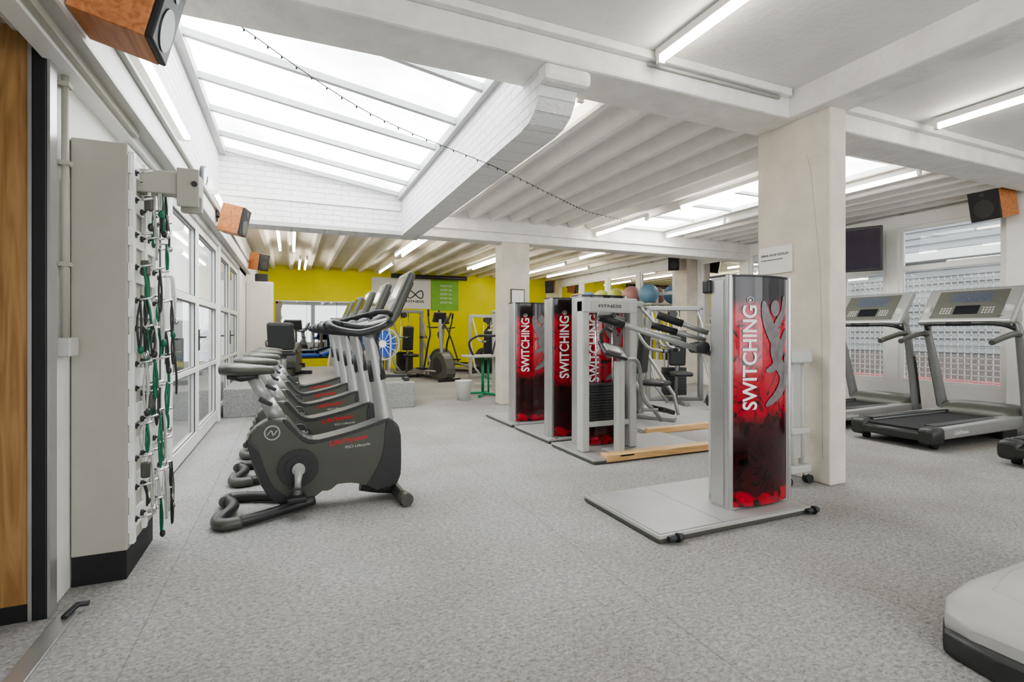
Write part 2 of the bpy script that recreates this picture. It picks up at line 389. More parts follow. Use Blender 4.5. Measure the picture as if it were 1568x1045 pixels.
b.bb(XR-.14, XR, 3.15, 3.5, 0, 3.16, 'white', .01)
b.make('wall_right')
for i, (y0, y1) in enumerate(ws):
    b = MB(); f = .06; x0, x1 = XR+.02, XR+.08
    b.bb(x0, x1, y0, y0+f, .42, 2.8, 'frame', .004); b.bb(x0, x1, y1-f, y1, .42, 2.8, 'frame', .004)
    for z0, z1 in [(.42, .48), (2.12, 2.2), (2.74, 2.8)]: b.bb(x0, x1, y0+f, y1-f, z0, z1, 'frame', .004)
    if y1-y0 > 1.25 and i != 3: b.bb(x0, x1, (y0+y1)/2-.02, (y0+y1)/2+.02, .48, 2.12, 'frame')
    b.quad([(XR+.05, y0+f, .45), (XR+.05, y1-f, .45), (XR+.05, y1-f, 2.78), (XR+.05, y0+f, 2.78)], 'glass')
    b.make('window_%d' % (i+1))
b = MB(); b.tube([(XR-.12, 3.6, 3.0), (XR-.12, 16.5, 3.0)], .018, 'lgrey', 8)
for k in range(13): b.box((XR-.06, 3.8+k*.98, 3.0), (.12, .03, .03), 'lgrey')
b.make('trim_curtain_rail')

b = MB(); b.bb(-1.05, XR+.2, YF, 3.1, 3.16, 3.3, 'ceil')
b.make('ceiling_front')
SX0, SX1, SY0, SY1 = 5.3, 6.35, 3.55, 7.6
b = MB()
b.bb(1.8, SX0, 3.1, 7.8, 3.10, 3.24, 'ceil'); b.bb(SX1, XR+.2, 3.1, 7.8, 3.10, 3.24, 'ceil')
b.bb(SX0, SX1, 3.1, SY0, 3.10, 3.24, 'ceil'); b.bb(SX0, SX1, SY1, 7.8, 3.10, 3.24, 'ceil')
x = 2.28
while x < 5.25: b.prism([(x-.03, 2.985), (x+.03, 2.985), (x+.055, 3.0), (x+.10, 3.10), (x-.10, 3.10), (x-.055, 3.0)], 'y', 3.3, 7.65, 'joist'); x += .36
x = 6.6
while x < 8.5: b.prism([(x-.03, 2.985), (x+.03, 2.985), (x+.055, 3.0), (x+.10, 3.10), (x-.10, 3.10), (x-.055, 3.0)], 'y', 3.3, 7.65, 'joist'); x += .36
b.make('ceiling_middle')
b = MB(); b.bb(-1.05, XR+.2, 7.8, YB+.1, 3.18, 3.32, 'joistb')
x = -.5
while x < 8.5: b.prism([(x-.04, 3.06), (x+.04, 3.06), (x+.09, 3.18), (x-.09, 3.18)], 'y', 8.0, YB, 'joistb'); x += .5
b.make('ceiling_back')
b = MB()
b.bb(SX0+.01, SX1-.01, SY0+.01, SY1-.01, 3.13, 3.15, 'sky')
for k in range(1, 5): b.bb(SX0+.01, SX1-.01, SY0+k*.81-.02, SY0+k*.81+.02, 3.09, 3.13, 'skyframe')
b.bb(SX0-.04, SX0+.01, SY0-.04, SY1+.04, 3.07, 3.10, 'frame'); b.bb(SX1-.01, SX1+.04, SY0-.04, SY1+.04, 3.07, 3.10, 'frame')
b.bb(SX0+.01, SX1-.01, SY0-.04, SY0+.01, 3.07, 3.10, 'frame'); b.bb(SX0+.01, SX1-.01, SY1-.01, SY1+.04, 3.07, 3.10, 'frame')
b.make('window_skylight_small')

b = MB()
zl, zr = 3.60, 3.22
def zs(x): return zl+(zr-zl)*(x-XL)/(1.55-XL)
b.prism([(XL-.15, zs(XL-.15)+.03), (1.85, zs(1.85)+.03), (1.85, zs(1.85)+.06), (XL-.15, zs(XL-.15)+.06)], 'y', 2.95, 8.0, 'sky')
for y in (3.42, 4.0, 4.75, 5.5, 6.25, 7.0, 7.6):
    w = .025
    b.prism([(XL, zs(XL)-.03), (1.52, zs(1.52)-.03), (1.52, zs(1.52)+.03), (XL, zs(XL)+.03)], 'y', y-w, y+w, 'skyframe')
b.prism([(XL, zl-.06), (XL+.08, zl-.075), (XL+.08, zl+.02), (XL, zl+.03)], 'y', 3.3, 7.66, 'skyframe')
b.prism([(1.46, zr-.05), (1.52, zr-.05), (1.52, zr+.04), (1.46, zr+.05)], 'y', 3.3, 7.66, 'skyframe')
b.make('window_skylight')
b = MB()
b.prism([(XL, 2.64), (1.82, 2.64), (1.82, 3.22), (XL, 3.62)], 'y', 7.66, 8.0, 'brickXZ')
b.bb(XL, 1.50, 7.63, 7.66, 2.64, 2.70, 'lgrey'); b.bb(XL, 1.50, 7.64, 7.66, 3.0, 3.06, 'frame')
b.make('wall_skylight_end')
b = MB()
b.prism([(3.02, 2.96), (3.02, 2.86), (3.06, 2.77), (3.12, 2.70), (3.22, 2.655), (3.36, 2.64), (7.66, 2.64), (7.66, 3.24), (3.33, 3.24), (3.33, 2.96)], 'x', 1.52, 1.80, 'brickYZ')
b.make('beam_brick')
b = MB()
b.bb(-1.05, XR+.1, 2.92, 3.32, 2.95, 3.22, 'beam', .02)
b.prism([(-.87, 3.1), (1.9, 3.1), (1.9, 3.2), (-.87, 3.62)], 'y', 2.95, 3.3, 'beam')
b.bb(1.50, 1.86, 2.93, 3.05, 2.84, 2.955, 'beam', .035)
b.bb(-1.0, 3.7, 2.86, 2.92, 3.10, 3.16, 'beam', .01); b.bb(4.1, XR, 2.86, 2.92, 3.10, 3.16, 'beam', .01)
b.tube([(2.3, 2.90, 3.08), (3.6, 2.90, 3.08)], .012, 'lgrey', 8)
b.make('beam_cross_near')
b = MB(); b.bb(3.74, 4.06, YF, 2.93, 2.95, 3.18, 'beam', .02); b.make('beam_long')
b = MB(); b.bb(1.82, XR+.1, 7.66, 8.0, 2.66, 3.2, 'beam', .015); b.bb(1.82, XR, 7.62, 7.66, 2.80, 2.86, 'beam'); b.make('beam_cross_far')
b = MB(); b.bb(3.83, 4.02, 2.64, 3.31, 0, 2.96, 'column', .012)
b.tube([(3.8295, 2.70, .2), (3.829, 2.705, 1.0), (3.8295, 2.72, 1.7), (3.829, 2.80, 2.5), (3.8295, 2.83, 2.62)], .0015, 'cab', 5)
b.make('column_near')
b = MB(); b.bb(3.15, 3.65, 7.68, 7.98, 0, 2.67, 'column', .012); b.bb(3.3, 3.55, 7.665, 7.68, 1.65, 1.9, 'gun')
b.bb(3.32, 3.53, 7.655, 7.665, 1.67, 1.88, 'paper')
b.make('column_far')
b = MB(); b.bb(XL+.005, 1.80, 8.02, 12.5, 0, .40, 'stone', .01); b.make('raised_platform')

b = MB(); b.bb(3.815, 3.828, 2.96, 3.28, 1.70, 1.93, 'paper')
b.text('GEBRUIK VAN DE TOESTELLEN', lambda u, v: (3.813, 3.26-u*.27, 1.85+v*.02), 'dark'); b.text('op eigen risico van de bezoeker', lambda u, v: (3.813, 3.26-u*.22, 1.81+v*.018), 'dark')
b.make('paper_notice')

def lamp(x, y0, y1, z=3.0, wall=False):
    b = MB()
    if wall:
        x += .006
        b.bb(x, x+.05, y0, y1, z-.03, z+.03, 'frame', .006); b.cyl((x+.075, y0+.03, z), (x+.075, y1-.03, z), .014, 'tube', seg=10)
        for y in (y0+.02, y1-.02): b.box((x+.06, y, z), (.06, .03, .05), 'frame')
    else:
        b.bb(x-.03, x+.03, y0, y1, z, z+.055, 'frame', .006); b.cyl((x, y0+.03, z-.03), (x, y1-.03, z-.03), .019, 'tube', seg=10)
        for y in (y0+.02, y1-.02): b.box((x, y, z-.02), (.05, .03, .06), 'frame')
    b.make('fluorescent_lamp')
for a in [(2.34, 1.4, 2.84, 3.10), (5.42, 1.25, 2.75, 3.10), (2.34, -1.4, .1, 3.10), (5.42, -1.4, .1, 3.10), (.3, -1.2, .3, 3.10), (7.4, .6, 2.1, 3.10),
          (2.06, 3.4, 5.3, 3.03), (4.90, 6.2, 7.6, 2.92), (4.90, 4.1, 5.5, 2.92), (6.45, 6.2, 7.6, 3.0), (6.45, 3.4, 4.9, 3.0), (2.06, 5.9, 7.5, 3.03),
          (-.22, 9.3, 12.0, 2.97), (.05, 9.3, 12.0, 2.97), (2.2, 8.8, 11.8, 2.97), (2.35, 8.8, 11.8, 2.97), (4.5, 11.0, 13.5, 2.97), (4.65, 11.0, 13.5, 2.97), (6.3, 8.6, 10.5, 2.97), (6.5, 11.5, 14.0, 2.97),
          (2.4, 13.2, 15.4, 2.97), (.2, 13.2, 15.4, 2.97), (.35, 13.2, 15.4, 2.97), (4.4, 8.4, 10.2, 2.97), (6.5, 14.5, 16.2, 2.97), (7.5, 12.0, 14.5, 2.97)]:  # some of these far tubes are added to brighten the back bay
    lamp(*a)
lamp(XL, 3.45, 5.0, 2.82, True); lamp(XL, 6.7, 7.6, 2.80, True)

# ================================================================= OUTDOORS
b = MB(); b.bb(-14, -1.1, -10, 25, -.2, -.06, 'pave'); b.bb(8.85, 30, -10, 25, -.2, -.06, 'pave'); b.make('ground_outdoor')
b = MB(); b.bb(13, 13.3, -6, 26, -.06, 4.0, 'clad')
for k in range(26): b.bb(12.96, 13.0, -6, 26, k*.15, k*.15+.09, 'clad')
b.bb(12.9, 13.0, -6, 26, -.06, .7, 'brickr'); b.bb(12.7, 13, -6, 26, 2.75, 2.95, 'frame'); b.bb(12.6, 13, -6, 26, 3.9, 4.1, 'frame')
b.make('building_exterior')
b = MB(); b.bb(-3.2, -3.0, -3, 18, -.06, 2.3, 'clad'); b.bb(-3.0, -2.97, -3, 18, -.06, 1.0, 'gwall'); b.make('garden_wall')
def grid(name, x, y0, y1, z0, z1, st, r, m):
    b = MB(); y = y0
    while y <= y1: b.bb(x-r, x+r, y-r, y+r, z0, z1, m); y += st
    z = z0
    while z <= z1: b.bb(x-r, x+r, y0, y1, z-r, z+r, m); z += st
    b.make(name)
grid('wire_fence', 9.25, 3.2, 9.2, -.05, 2.05, .085, .006, 'frame')
grid('wire_fence', -1.9, 3.6, 10.6, -.05, 1.62, .11, .006, 'frame')
b = MB()
for k in range(3): b.bb(9.4, 10.0, 3.0, 8.0, -.05+k*.17, .08+k*.17, 'red' if k else 'dark', .02)
b.make('stacked_mats')

# ================================================================= BIKES
def build_bike():
    b = MB()
    out = [(-.26, .50), (-.20, .585), (-.11, .625), (-.03, .615), (.03, .53), (.10, .455), (.22, .462), (.42, .505), (.60, .56), (.67, .555), (.705, .50),
           (.715, .35), (.71, .18), (.68, .11), (.60, .085), (.50, .115), (.38, .15), (.25, .145), (.17, .10), (.10, .05), (0, .045), (-.08, .07), (-.16, .16), (-.22, .30)]
    o2 = [(p.x, p.y) for p in cr([(x, z, 0) for x, z in out], 3, True)]
    b.prism(o2, 'y', -.085, .085, 'gun', bev=.022)
    nose = [(.62, .565), (.665, .565), (.715, .505), (.725, .35), (.72, .17), (.685, .10), (.60, .075), (.48, .11), (.54, .20), (.60, .35)]
    b.prism([(p.x, p.y) for p in cr([(x, z, 0) for x, z in nose], 3, True)], 'y', -.093, .093, 'gun2', bev=.02)
    tail = [(-.27, .50), (-.205, .30), (-.15, .14), (-.07, .06), (.02, .035), (.10, .04), (.02, .08), (-.08, .14), (-.15, .28), (-.20, .44)]
    b.prism([(p.x, p.y) for p in cr([(x, z, 0) for x, z in tail], 3, True)], 'y', -.092, .092, 'gun2', bev=.015)
    top = [(-.03, .62), (.03, .545), (.10, .47), (.22, .477), (.42, .52), (.62, .578), (.62, .555), (.42, .495), (.22, .452), (.10, .445), (.02, .52), (-.05, .60)]
    b.prism([(p.x, p.y) for p in cr([(x, z, 0) for x, z in top], 3, True)], 'y', -.09, .09, 'gun2', bev=.008)
    for s in (-1, 1):
        b.cyl((.045, s*.08, .29), (.045, s*.105, .29), .125, 'gun2', seg=28)
        b.cyl((.045, s*.10, .29), (.045, s*.115, .29), .085, 'dark', seg=28)
        b.cyl((.045, s*.11, .29), (.045, s*.15, .29), .04, 'silver')
        e = (.045+s*.01, s*.165, .29+s*.17)
        b.tube([(.045, s*.145, .29), (.045+s*.005, s*.155, .29+s*.08), e], [.03, .021, .025], 'silver', 10)
        b.box((e[0], s*.215, e[2]), (.12, .10, .032), 'black', bev=.01)
        b.tube([(e[0]-.045, s*.21, e[2]+.01), (e[0]-.03, s*.215, e[2]+.06), (e[0]+.03, s*.215, e[2]+.06), (e[0]+.045, s*.21, e[2]+.01)], .007, 'dark', 6, 3)
        b.text('LifeFitness', lambda u, v, s=s: ((.24+u*.25, -.0865, .415+v*.035+u*.035) if s < 0 else (.49-u*.25, .0865, .45+v*.035-u*.035)), 'redt')
        b.text('95Ci Lifecycle', lambda u, v, s=s: ((.34+u*.17, -.0865, .385+v*.024+u*.012) if s < 0 else (.51-u*.17, .0865, .397+v*.024-u*.012)), 'lgrey')
        b.tube([(-.115+.045*math.cos(a), s*.088, .535+.045*math.sin(a)) for a in [k*math.pi/10 for k in range(20)]], .005, 'lgrey', 6, 0, True)
        b.tube([(-.145, s*.088, .52), (-.12, s*.088, .55), (-.11, s*.088, .52), (-.085, s*.088, .55)], .005, 'lgrey', 6, 4)
    loop = [(.14, -.07, .06), (-.02, -.13, .045), (-.22, -.235, .04), (-.36, -.27, .04), (-.405, -.22, .045), (-.36, -.08, .055), (-.345, 0, .06), (-.36, .08, .055), (-.405, .22, .045), (-.36, .27, .04), (-.22, .235, .04), (-.02, .13, .045), (.14, .07, .06)]
    b.tube(loop, .034, 'gun2', 12, 5)
    for s in (-1, 1): b.tube([(-.41, s*.15, .05), (-.415, s*.22, .04), (-.37, s*.28, .038), (-.28, s*.262, .038)], .037, 'gun', 12, 4)
    b.tube([(.46, 0, .12), (.58, 0, .085), (.70, 0, .06)], [.06, .055, .045], 'gun2', 12, 4)
    b.tube([(.72, -.27, .045), (.70, -.12, .055), (.69, 0, .06), (.70, .12, .055), (.72, .27, .045)], .038, 'gun2', 12, 4)
    for s in (-1, 1): b.tube([(.715, s*.20, .047), (.73, s*.29, .045)], .045, 'gun', 12)
    b.tube([(-.07, 0, .58), (-.15, 0, .74)], [.055, .045], 'bsilver', 14)
    b.tube([(-.14, 0, .72), (-.24, 0, .905)], .038, 'silver', 14)
    b.box((-.155, .0, .735), (.09, .10, .03), 'dark', rot=(0, .5, 0), bev=.008)
    secs = [(-.43, 0, .955, .03, .02), (-.42, 0, .955, .09, .035), (-.37, 0, .955, .125, .042), (-.30, 0, .95, .12, .042), (-.24, 0, .945, .085, .038), (-.18, 0, .945, .045, .032), (-.12, 0, .94, .03, .026), (-.10, 0, .935, .012, .014)]
    b.loft(secs, 'gun', 'x', 20, .85)
    b.loft([(-.38, 0, .91, .06, .02), (-.30, 0, .90, .07, .03), (-.2, 0, .905, .035, .02)], 'dark', 'x', 14)
    b.tube([(.63, 0, .50), (.60, 0, .70), (.555, 0, .95), (.515, 0, 1.18)], [.068, .057, .05, .046], 'silver', 16, 4, flat=1.2)
    b.tube([(.578, 0, .85), (.545, 0, 1.0)], [.062, .055], 'gun2', 14)
    b.tube([(.55, 0, 1.0), (.53, 0, 1.14), (.56, 0, 1.24), (.63, 0, 1.28)], [.05, .052, .055, .06], 'gun2', 14, 4)
    b.loft([(.40, 0, 1.205, .05, .012), (.44, 0, 1.215, .12, .03), (.55, 0, 1.235, .16, .045), (.66, 0, 1.27, .15, .04), (.70, 0, 1.30, .10, .02)], 'gun', 'x', 18)
    ang = math.atan2(.16, .37)
    b.box((.715, 0, 1.44), (.06, .36, .40), 'gun', rot=(0, ang, 0), bev=.022)
    b.box((.735, 0, 1.432), (.05, .27, .30), 'dark', rot=(0, ang, 0), bev=.02)
    c, s_ = math.cos(ang), math.sin(ang)
    def cp(a, y, n=-.032): return (.715+n*c+a*s_, y, 1.44-n*s_+a*c)
    b.raw([cp(-.02, -.13), cp(-.02, .13), cp(.16, .13), cp(.16, -.13)], [(0, 1, 2, 3)], 'screen')
    b.raw([cp(-.16, -.13), cp(-.16, .13), cp(-.05, .13), cp(-.05, -.13)], [(0, 1, 2, 3)], 'lblue')
    for s in (-1, 1):
        b.tube([(.62, s*.06, 1.24), (.60, s*.17, 1.25), (.54, s*.235, 1.22), (.42, s*.25, 1.19), (.30, s*.245, 1.205), (.235, s*.21, 1.235), (.245, s*.16, 1.26), (.31, s*.13, 1.25)], [.022, .022, .024, .024, .024, .024, .022, .02], 'dark', 10, 4)
        b.tube([(.31, s*.13, 1.25), (.42, s*.11, 1.23), (.52, s*.10, 1.23)], [.02, .022, .022], 'dark', 10, 4)
        b.tube([(.66, s*.12, 1.30), (.61, s*.22, 1.33), (.53, s*.25, 1.33), (.47, s*.25, 1.31)], .017, 'black', 10, 4)
        b.cyl((.50, s*.10, 1.2), (.50, s*.10, 1.245), .042, 'dark', seg=16)
    me = b.make('exercise_bike', (0, 3.77, 0)).data
    for k in range(1, 5): inst(me, 'exercise_bike', (0, 3.77+.93*k, 0))
build_bike()

# ================================================================= TOWERS
W = .57; BUL = .045
def psurf(s, z, off=0.0):
    x = .028+s*(W-.056); y = -.012-BUL*4*s*(1-s); return (x, y-off, z)
def tower(b, ox=0, oy=0, H=1.565, z0=.045):
    def o(p): return (p[0]+ox, p[1]+oy, p[2])
    out = [(0, .0), (.006, -.012), (.024, -.016), (W-.024, -.016), (W-.006, -.012), (W, 0), (W, .13), (W-.03, .165), (.03, .165), (0, .13)]
    b.prism([(x+ox, y+oy) for x, y in out], 'z', z0, H-.01, 'silver', bev=.004)
    n = 18
    arc = [(psurf(k/n, 0)[0]+ox, psurf(k/n, 0)[1]+oy) for k in range(n+1)]
    b.prism(arc+[(W-.03+ox, .0+oy), (.03+ox, .0+oy)], 'z', z0+.015, H, 'panel')
    for xx in (.014, W-.014):
        b.prism([(xx+ox+.018*math.cos(a), oy-.008+.022*math.sin(a)) for a in [k*math.pi/8 for k in range(16)]], 'z', z0, H, 'alu')
    b.bb(ox-.004, ox+.004, oy+.02, oy+.12, z0+.02, H-.03, 'alu')
    b.prism([(.004+ox, oy)]+arc+[(W-.004+ox, oy), (W-.01+ox, .155+oy), (.01+ox, .155+oy)], 'z', H-.01, H+.006, 'gun2')
    b.text('SWITCHING', lambda u, v: o(psurf((.35-v*.21), .69+u*.68, .004)), 'textw')
    rg = [o(psurf(.25+.045*math.cos(a), 1.405+.02*math.sin(a), .003)) for a in [k*math.pi/8 for k in range(16)]]
    b.tube(rg, .002, 'textw', 5, 0, True); b.text('R', lambda u, v: o(psurf((.27-v*.04), 1.396+u*.016, .004)), 'textw')
    def stroke(pts, wd, m='fig'):
        P = cr([(x, z, 0) for x, z in pts], 6); N = len(P); L = []
        for i, p in enumerate(P):
            d = P[min(i+1, N-1)]-P[max(i-1, 0)]; d = Vector((d.x*.5, d.y, 0)).normalized(); nn = Vector((-d.y/.5, d.x, 0))
            w = wd*math.sin(math.pi*min(max((i+.5)/N, .02), .98))**.6
            a = p+nn*w; c = p-nn*w
            L.append((o(psurf(a.x, a.y, .004)), o(psurf(c.x, c.y, .004))))
        vs = [q for l in L for q in l]; b.raw(vs, [(2*i, 2*i+1, 2*i+3, 2*i+2) for i in range(N-1)], m)
    stroke([(.88, 1.44), (.86, 1.33), (.72, 1.25), (.62, 1.17)], .030)
    stroke([(.46, 1.40), (.52, 1.28), (.64, 1.17), (.76, 1.08), (.72, .98)], .050)
    stroke([(.78, 1.22), (.66, 1.10), (.74, 1.00), (.88, .90), (.78, .80), (.50, .71)], .050)
    stroke([(.95, 1.22), (.86, 1.14), (.78, 1.04), (.64, .96), (.50, .94)], .034)
    stroke([(.92, 1.04), (.94, .94), (.88, .82)], .026)
    ell = [o(psurf(.68+.095*math.cos(a), 1.355+.055*math.sin(a), .004)) for a in [k*math.pi/8 for k in range(16)]]
    b.raw(ell, [tuple(range(16))], 'fig')
def foot(b, x, y):
    b.cyl((x-.03, y, .028), (x+.045, y, .028), .016, 'dark'); b.cyl((x+.03, y, .028), (x+.07, y, .028), .027, 'dark', r1=.018)
def platform(b, x0, x1, y0, y1):
    b.bb(x0, x1, y0, y1, .012, .045, 'plate', .006); b.bb(x0+.02, x1-.02, y0+.02, y1-.02, .045, .049, 'plate')
    b.bb(x0-.004, x1+.004, y0-.006, y0+.004, .030, .048, 'lgrey'); b.bb(x0-.006, x0+.003, y0, y1, .030, .048, 'lgrey')
    b.bb(x0-.002, x1+.002, y0-.004, y0+.004, .008, .030, 'gun'); b.bb(x0-.004, x0+.003, y0, y1, .008, .030, 'gun')
    b.bb(x0+.5, x0+.504, y0+.02, y1-.02, .049, .0495, 'gun')
    for x in (x0+.06, x1-.06):
        for y in (y0+.06, y1-.06): b.cyl((x, y, 0), (x, y, .014), .03, 'dark')
b = MB(); platform(b, -.68, .56, -.17, .62); tower(b)
foot(b, -.60, -.19); foot(b, .53, -.19)
b.bb(.10, .46, .16, .26, .05, 1.2, 'wsteel', .01)
for (p, q, r) in [((.06, .20, 1.05), (-.74, .32, 1.29), .019), ((.06, .22, 1.19), (-.20, .40, 1.31), .019), ((.06, .24, 1.14), (-.22, .44, 1.24), .016)]:
    b.cyl(p, q, r, 'bsilver')
    d = (Vector(q)-Vector(p)).normalized(); b.cyl(Vector(q)-d*.16, Vector(q)+d*.02, r+.008, 'black')
b.cyl((-.02, .16, 1.09), (-.02, .28, 1.09), .04, 'dark'); b.tube([(-.72, .32, 1.285), (-.76, .30, 1.30), (-.78, .22, 1.30), (-.78, .12, 1.30)], .016, 'black', 10, 3)
b.box((-.01, .15, 1.50), (.05, .06, .09), 'dark', bev=.012)
b.make('cable_machine', (2.58, 2.47, 0))
for (yy, extra) in [(4.92, 1), (5.93, 0)]:
    b = MB(); platform(b, -.06, 1.05, -.10, .80); tower(b)
    if extra: b.bb(.62, 1.04, -.08, .10, .049, .085, 'plank', .006)
    b.cyl((.30, .16, .9), (.95, .5, 1.28), .018, 'bsilver'); b.cyl((.80, .42, 1.19), (.97, .51, 1.29), .025, 'black'); foot(b, .0, -.08)
    b.bb(.15, .42, .16, .25, .05, 1.1, 'wsteel', .01)
    b.make('cable_machine', (2.58, yy, 0))
b = MB()
platform(b, -.13, 1.28, -.40, .40)
b.bb(-.0, 1.28, -.42, -.30, .012, .078, 'plank', .008)
tower(b, .02, .12)
for x in (-.05, .50):
    b.bb(x-.04, x+.04, -.14, -.03, .05, 1.50, 'wsteel', .012)
b.bb(-.09, .54, -.15, .0, 1.38, 1.525, 'wsteel', .015); b.bb(-.0, .44, -.155, -.149, 1.40, 1.49, 'lgrey'); b.text('FITNESS', lambda u, v: (.08+u*.26, -.158, 1.43+v*.03), 'dark')
b.bb(-.05, .5, -.12, -.05, .28, .33, 'wsteel', .008)
for k in range(13): b.bb(.03, .42, -.10, .04, .34+k*.027, .363+k*.027, 'dark', .003)
for x in (.13, .32): b.cyl((x, -.03, .3), (x, -.03, 1.40), .009, 'chrome', seg=10)
b.bb(.18, .26, -.33, -.25, .05, .92, 'wsteel', .012); b.box((.22, -.27, .06), (.16, .3, .02), 'wsteel', bev=.004)
b.box((.14, -.30, 1.02), (.26, .20, .035), 'gun2', rot=(.6, .25, 0), bev=.012); b.box((.12, -.325, 1.035), (.17, .11, .03), 'bsilver', rot=(.6, .25, 0), bev=.01)
b.tube([(.0, -.34, 1.10), (-.03, -.36, 1.18), (.03, -.36, 1.23), (.09, -.36, 1.2)], .015, 'dark', 8, 4)
b.tube([(.22, -.29, .92), (.40, -.27, .93), (.52, -.2, .85), (.60, -.15, .55), (.72, -.15, .42)], .02, 'bsilver', 10, 5)
for y in (-.2, -.08): b.box((.86, y, .40), (.16, .09, .05), 'dark', rot=(0, .3, 0), bev=.015)
b.cyl((.60, -.15, .42), (.98, -.15, .38), .018, 'bsilver')
for (p, q) in [((.5, -.05, 1.32), (-.02, -.32, 1.36)), ((.5, 0, 1.26), (1.1, -.12, 1.12))]: b.cyl(p, q, .02, 'bsilver')
b.make('weight_stack_machine', (2.62, 4.30, 0))

def strength(name, loc, rz, frame='wsteel', pad='dark', sc=1.0):
    b = MB()
    b.bb(-.5, .5, -.03, .05, .0, .06, frame, .01); b.bb(-.06, .02, -.7, .6, 0, .06, frame, .01)
    b.bb(-.5, -.42, -.04, .05, .0, 1.62, frame, .012); b.bb(.42, .5, -.04, .05, 0, 1.62, frame, .012); b.bb(-.5, .5, -.04, .05, 1.56, 1.64, frame, .012)
    for k in range(16): b.bb(-.2, .2, -.06, .08, .10+k*.03, .126+k*.03, 'dark', .003)
    for x in (-.1, .1): b.cyl((x, .01, .08), (x, .01, 1.58), .01, 'chrome', seg=10)
    b.tube([(-.02, -.15, .05), (-.02, -.2, .45), (-.02, -.28, 1.25)], .03, frame, 10)
    b.box((-.02, -.42, .50), (.30, .36, .07), pad, bev=.03); b.box((-.02, -.25, .92), (.28, .08, .60), pad, rot=(.1, 0, 0), bev=.03)
    for s in (-1, 1):
        b.tube([(s*.40, -.02, 1.55), (s*.40, -.25, 1.30), (s*.36, -.45, 1.0), (s*.30, -.62, .95), (s*.15, -.64, .95)], .022, frame, 10, 4)
        b.tube([(s*.30, -.62, .95), (s*.13, -.64, .95)], .03, 'black', 10)
        b.tube([(s*.46, 0, 1.0), (s*.46, -.5, .3), (s*.3, -.62, .05)], .025, frame, 10)
    b.cyl((-.02, -.04, 1.5), (-.02, .05, 1.5), .07, 'dark')
    o = b.make(name, loc, rz); o.scale = (sc,)*3
    return o
b = MB(); b.bb(3.80, 5.0, 4.86, 5.0, 0, .045, 'plate', .005); b.bb(3.80, 5.0, 4.80, 4.86, 0, .07, 'plank', .008); b.make('wooden_step_board')
strength('chest_press_machine', (4.35, 5.95, 0), .5, 'bsilver')
strength('multi_gym_machine', (4.75, 12.6, 0), -.1)
strength('multi_gym_machine', (4.2, 10.3, 0), .9, 'wsteel')
strength('chest_press_machine', (6.1, 7.0, 0), -.4, 'tsilver')
strength('multi_gym_machine', (6.4, 12.6, 0), .3, 'tsilver')
strength('leg_extension_machine', (5.4, 9.0, 0), .6, 'wsteel', 'blue', .9)
strength('multi_gym_machine', (2.9, 14.2, 0), .2, 'tsilver', 'dark', 1.1)
strength('leg_extension_machine', (1.4, 14.0, 0), -.3, 'wsteel', 'blue', .95)

b = MB()
for x in (0, .12): b.cyl((x, 0, .10), (x, 0, .98), .02, 'wsteel')
b.box((.06, 0, 1.0), (.24, .12, .10), 'wsteel', bev=.02); b.box((.06, 0, .42), (.20, .10, .05), 'wsteel', bev=.01); b.box((.06, 0, .12), (.22, .10, .06), 'wsteel', bev=.01)
b.tube([(-.04, 0, .12), (-.05, -.02, .06), (-.02, -.03, .035)], .018, 'wsteel', 8); b.cyl((-.07, -.05, .035), (-.07, .0, .035), .034, 'dark'); b.cyl((.16, -.05, .035), (.16, 0, .035), .034, 'dark')
b.tube([(.14, 0, .1), (.16, -.02, .04)], .018, 'wsteel', 8); b.bb(.02, .10, -.01, .01, .2, .95, 'lgrey')
b.make('pulley_stand', (3.60, 2.80, 0))

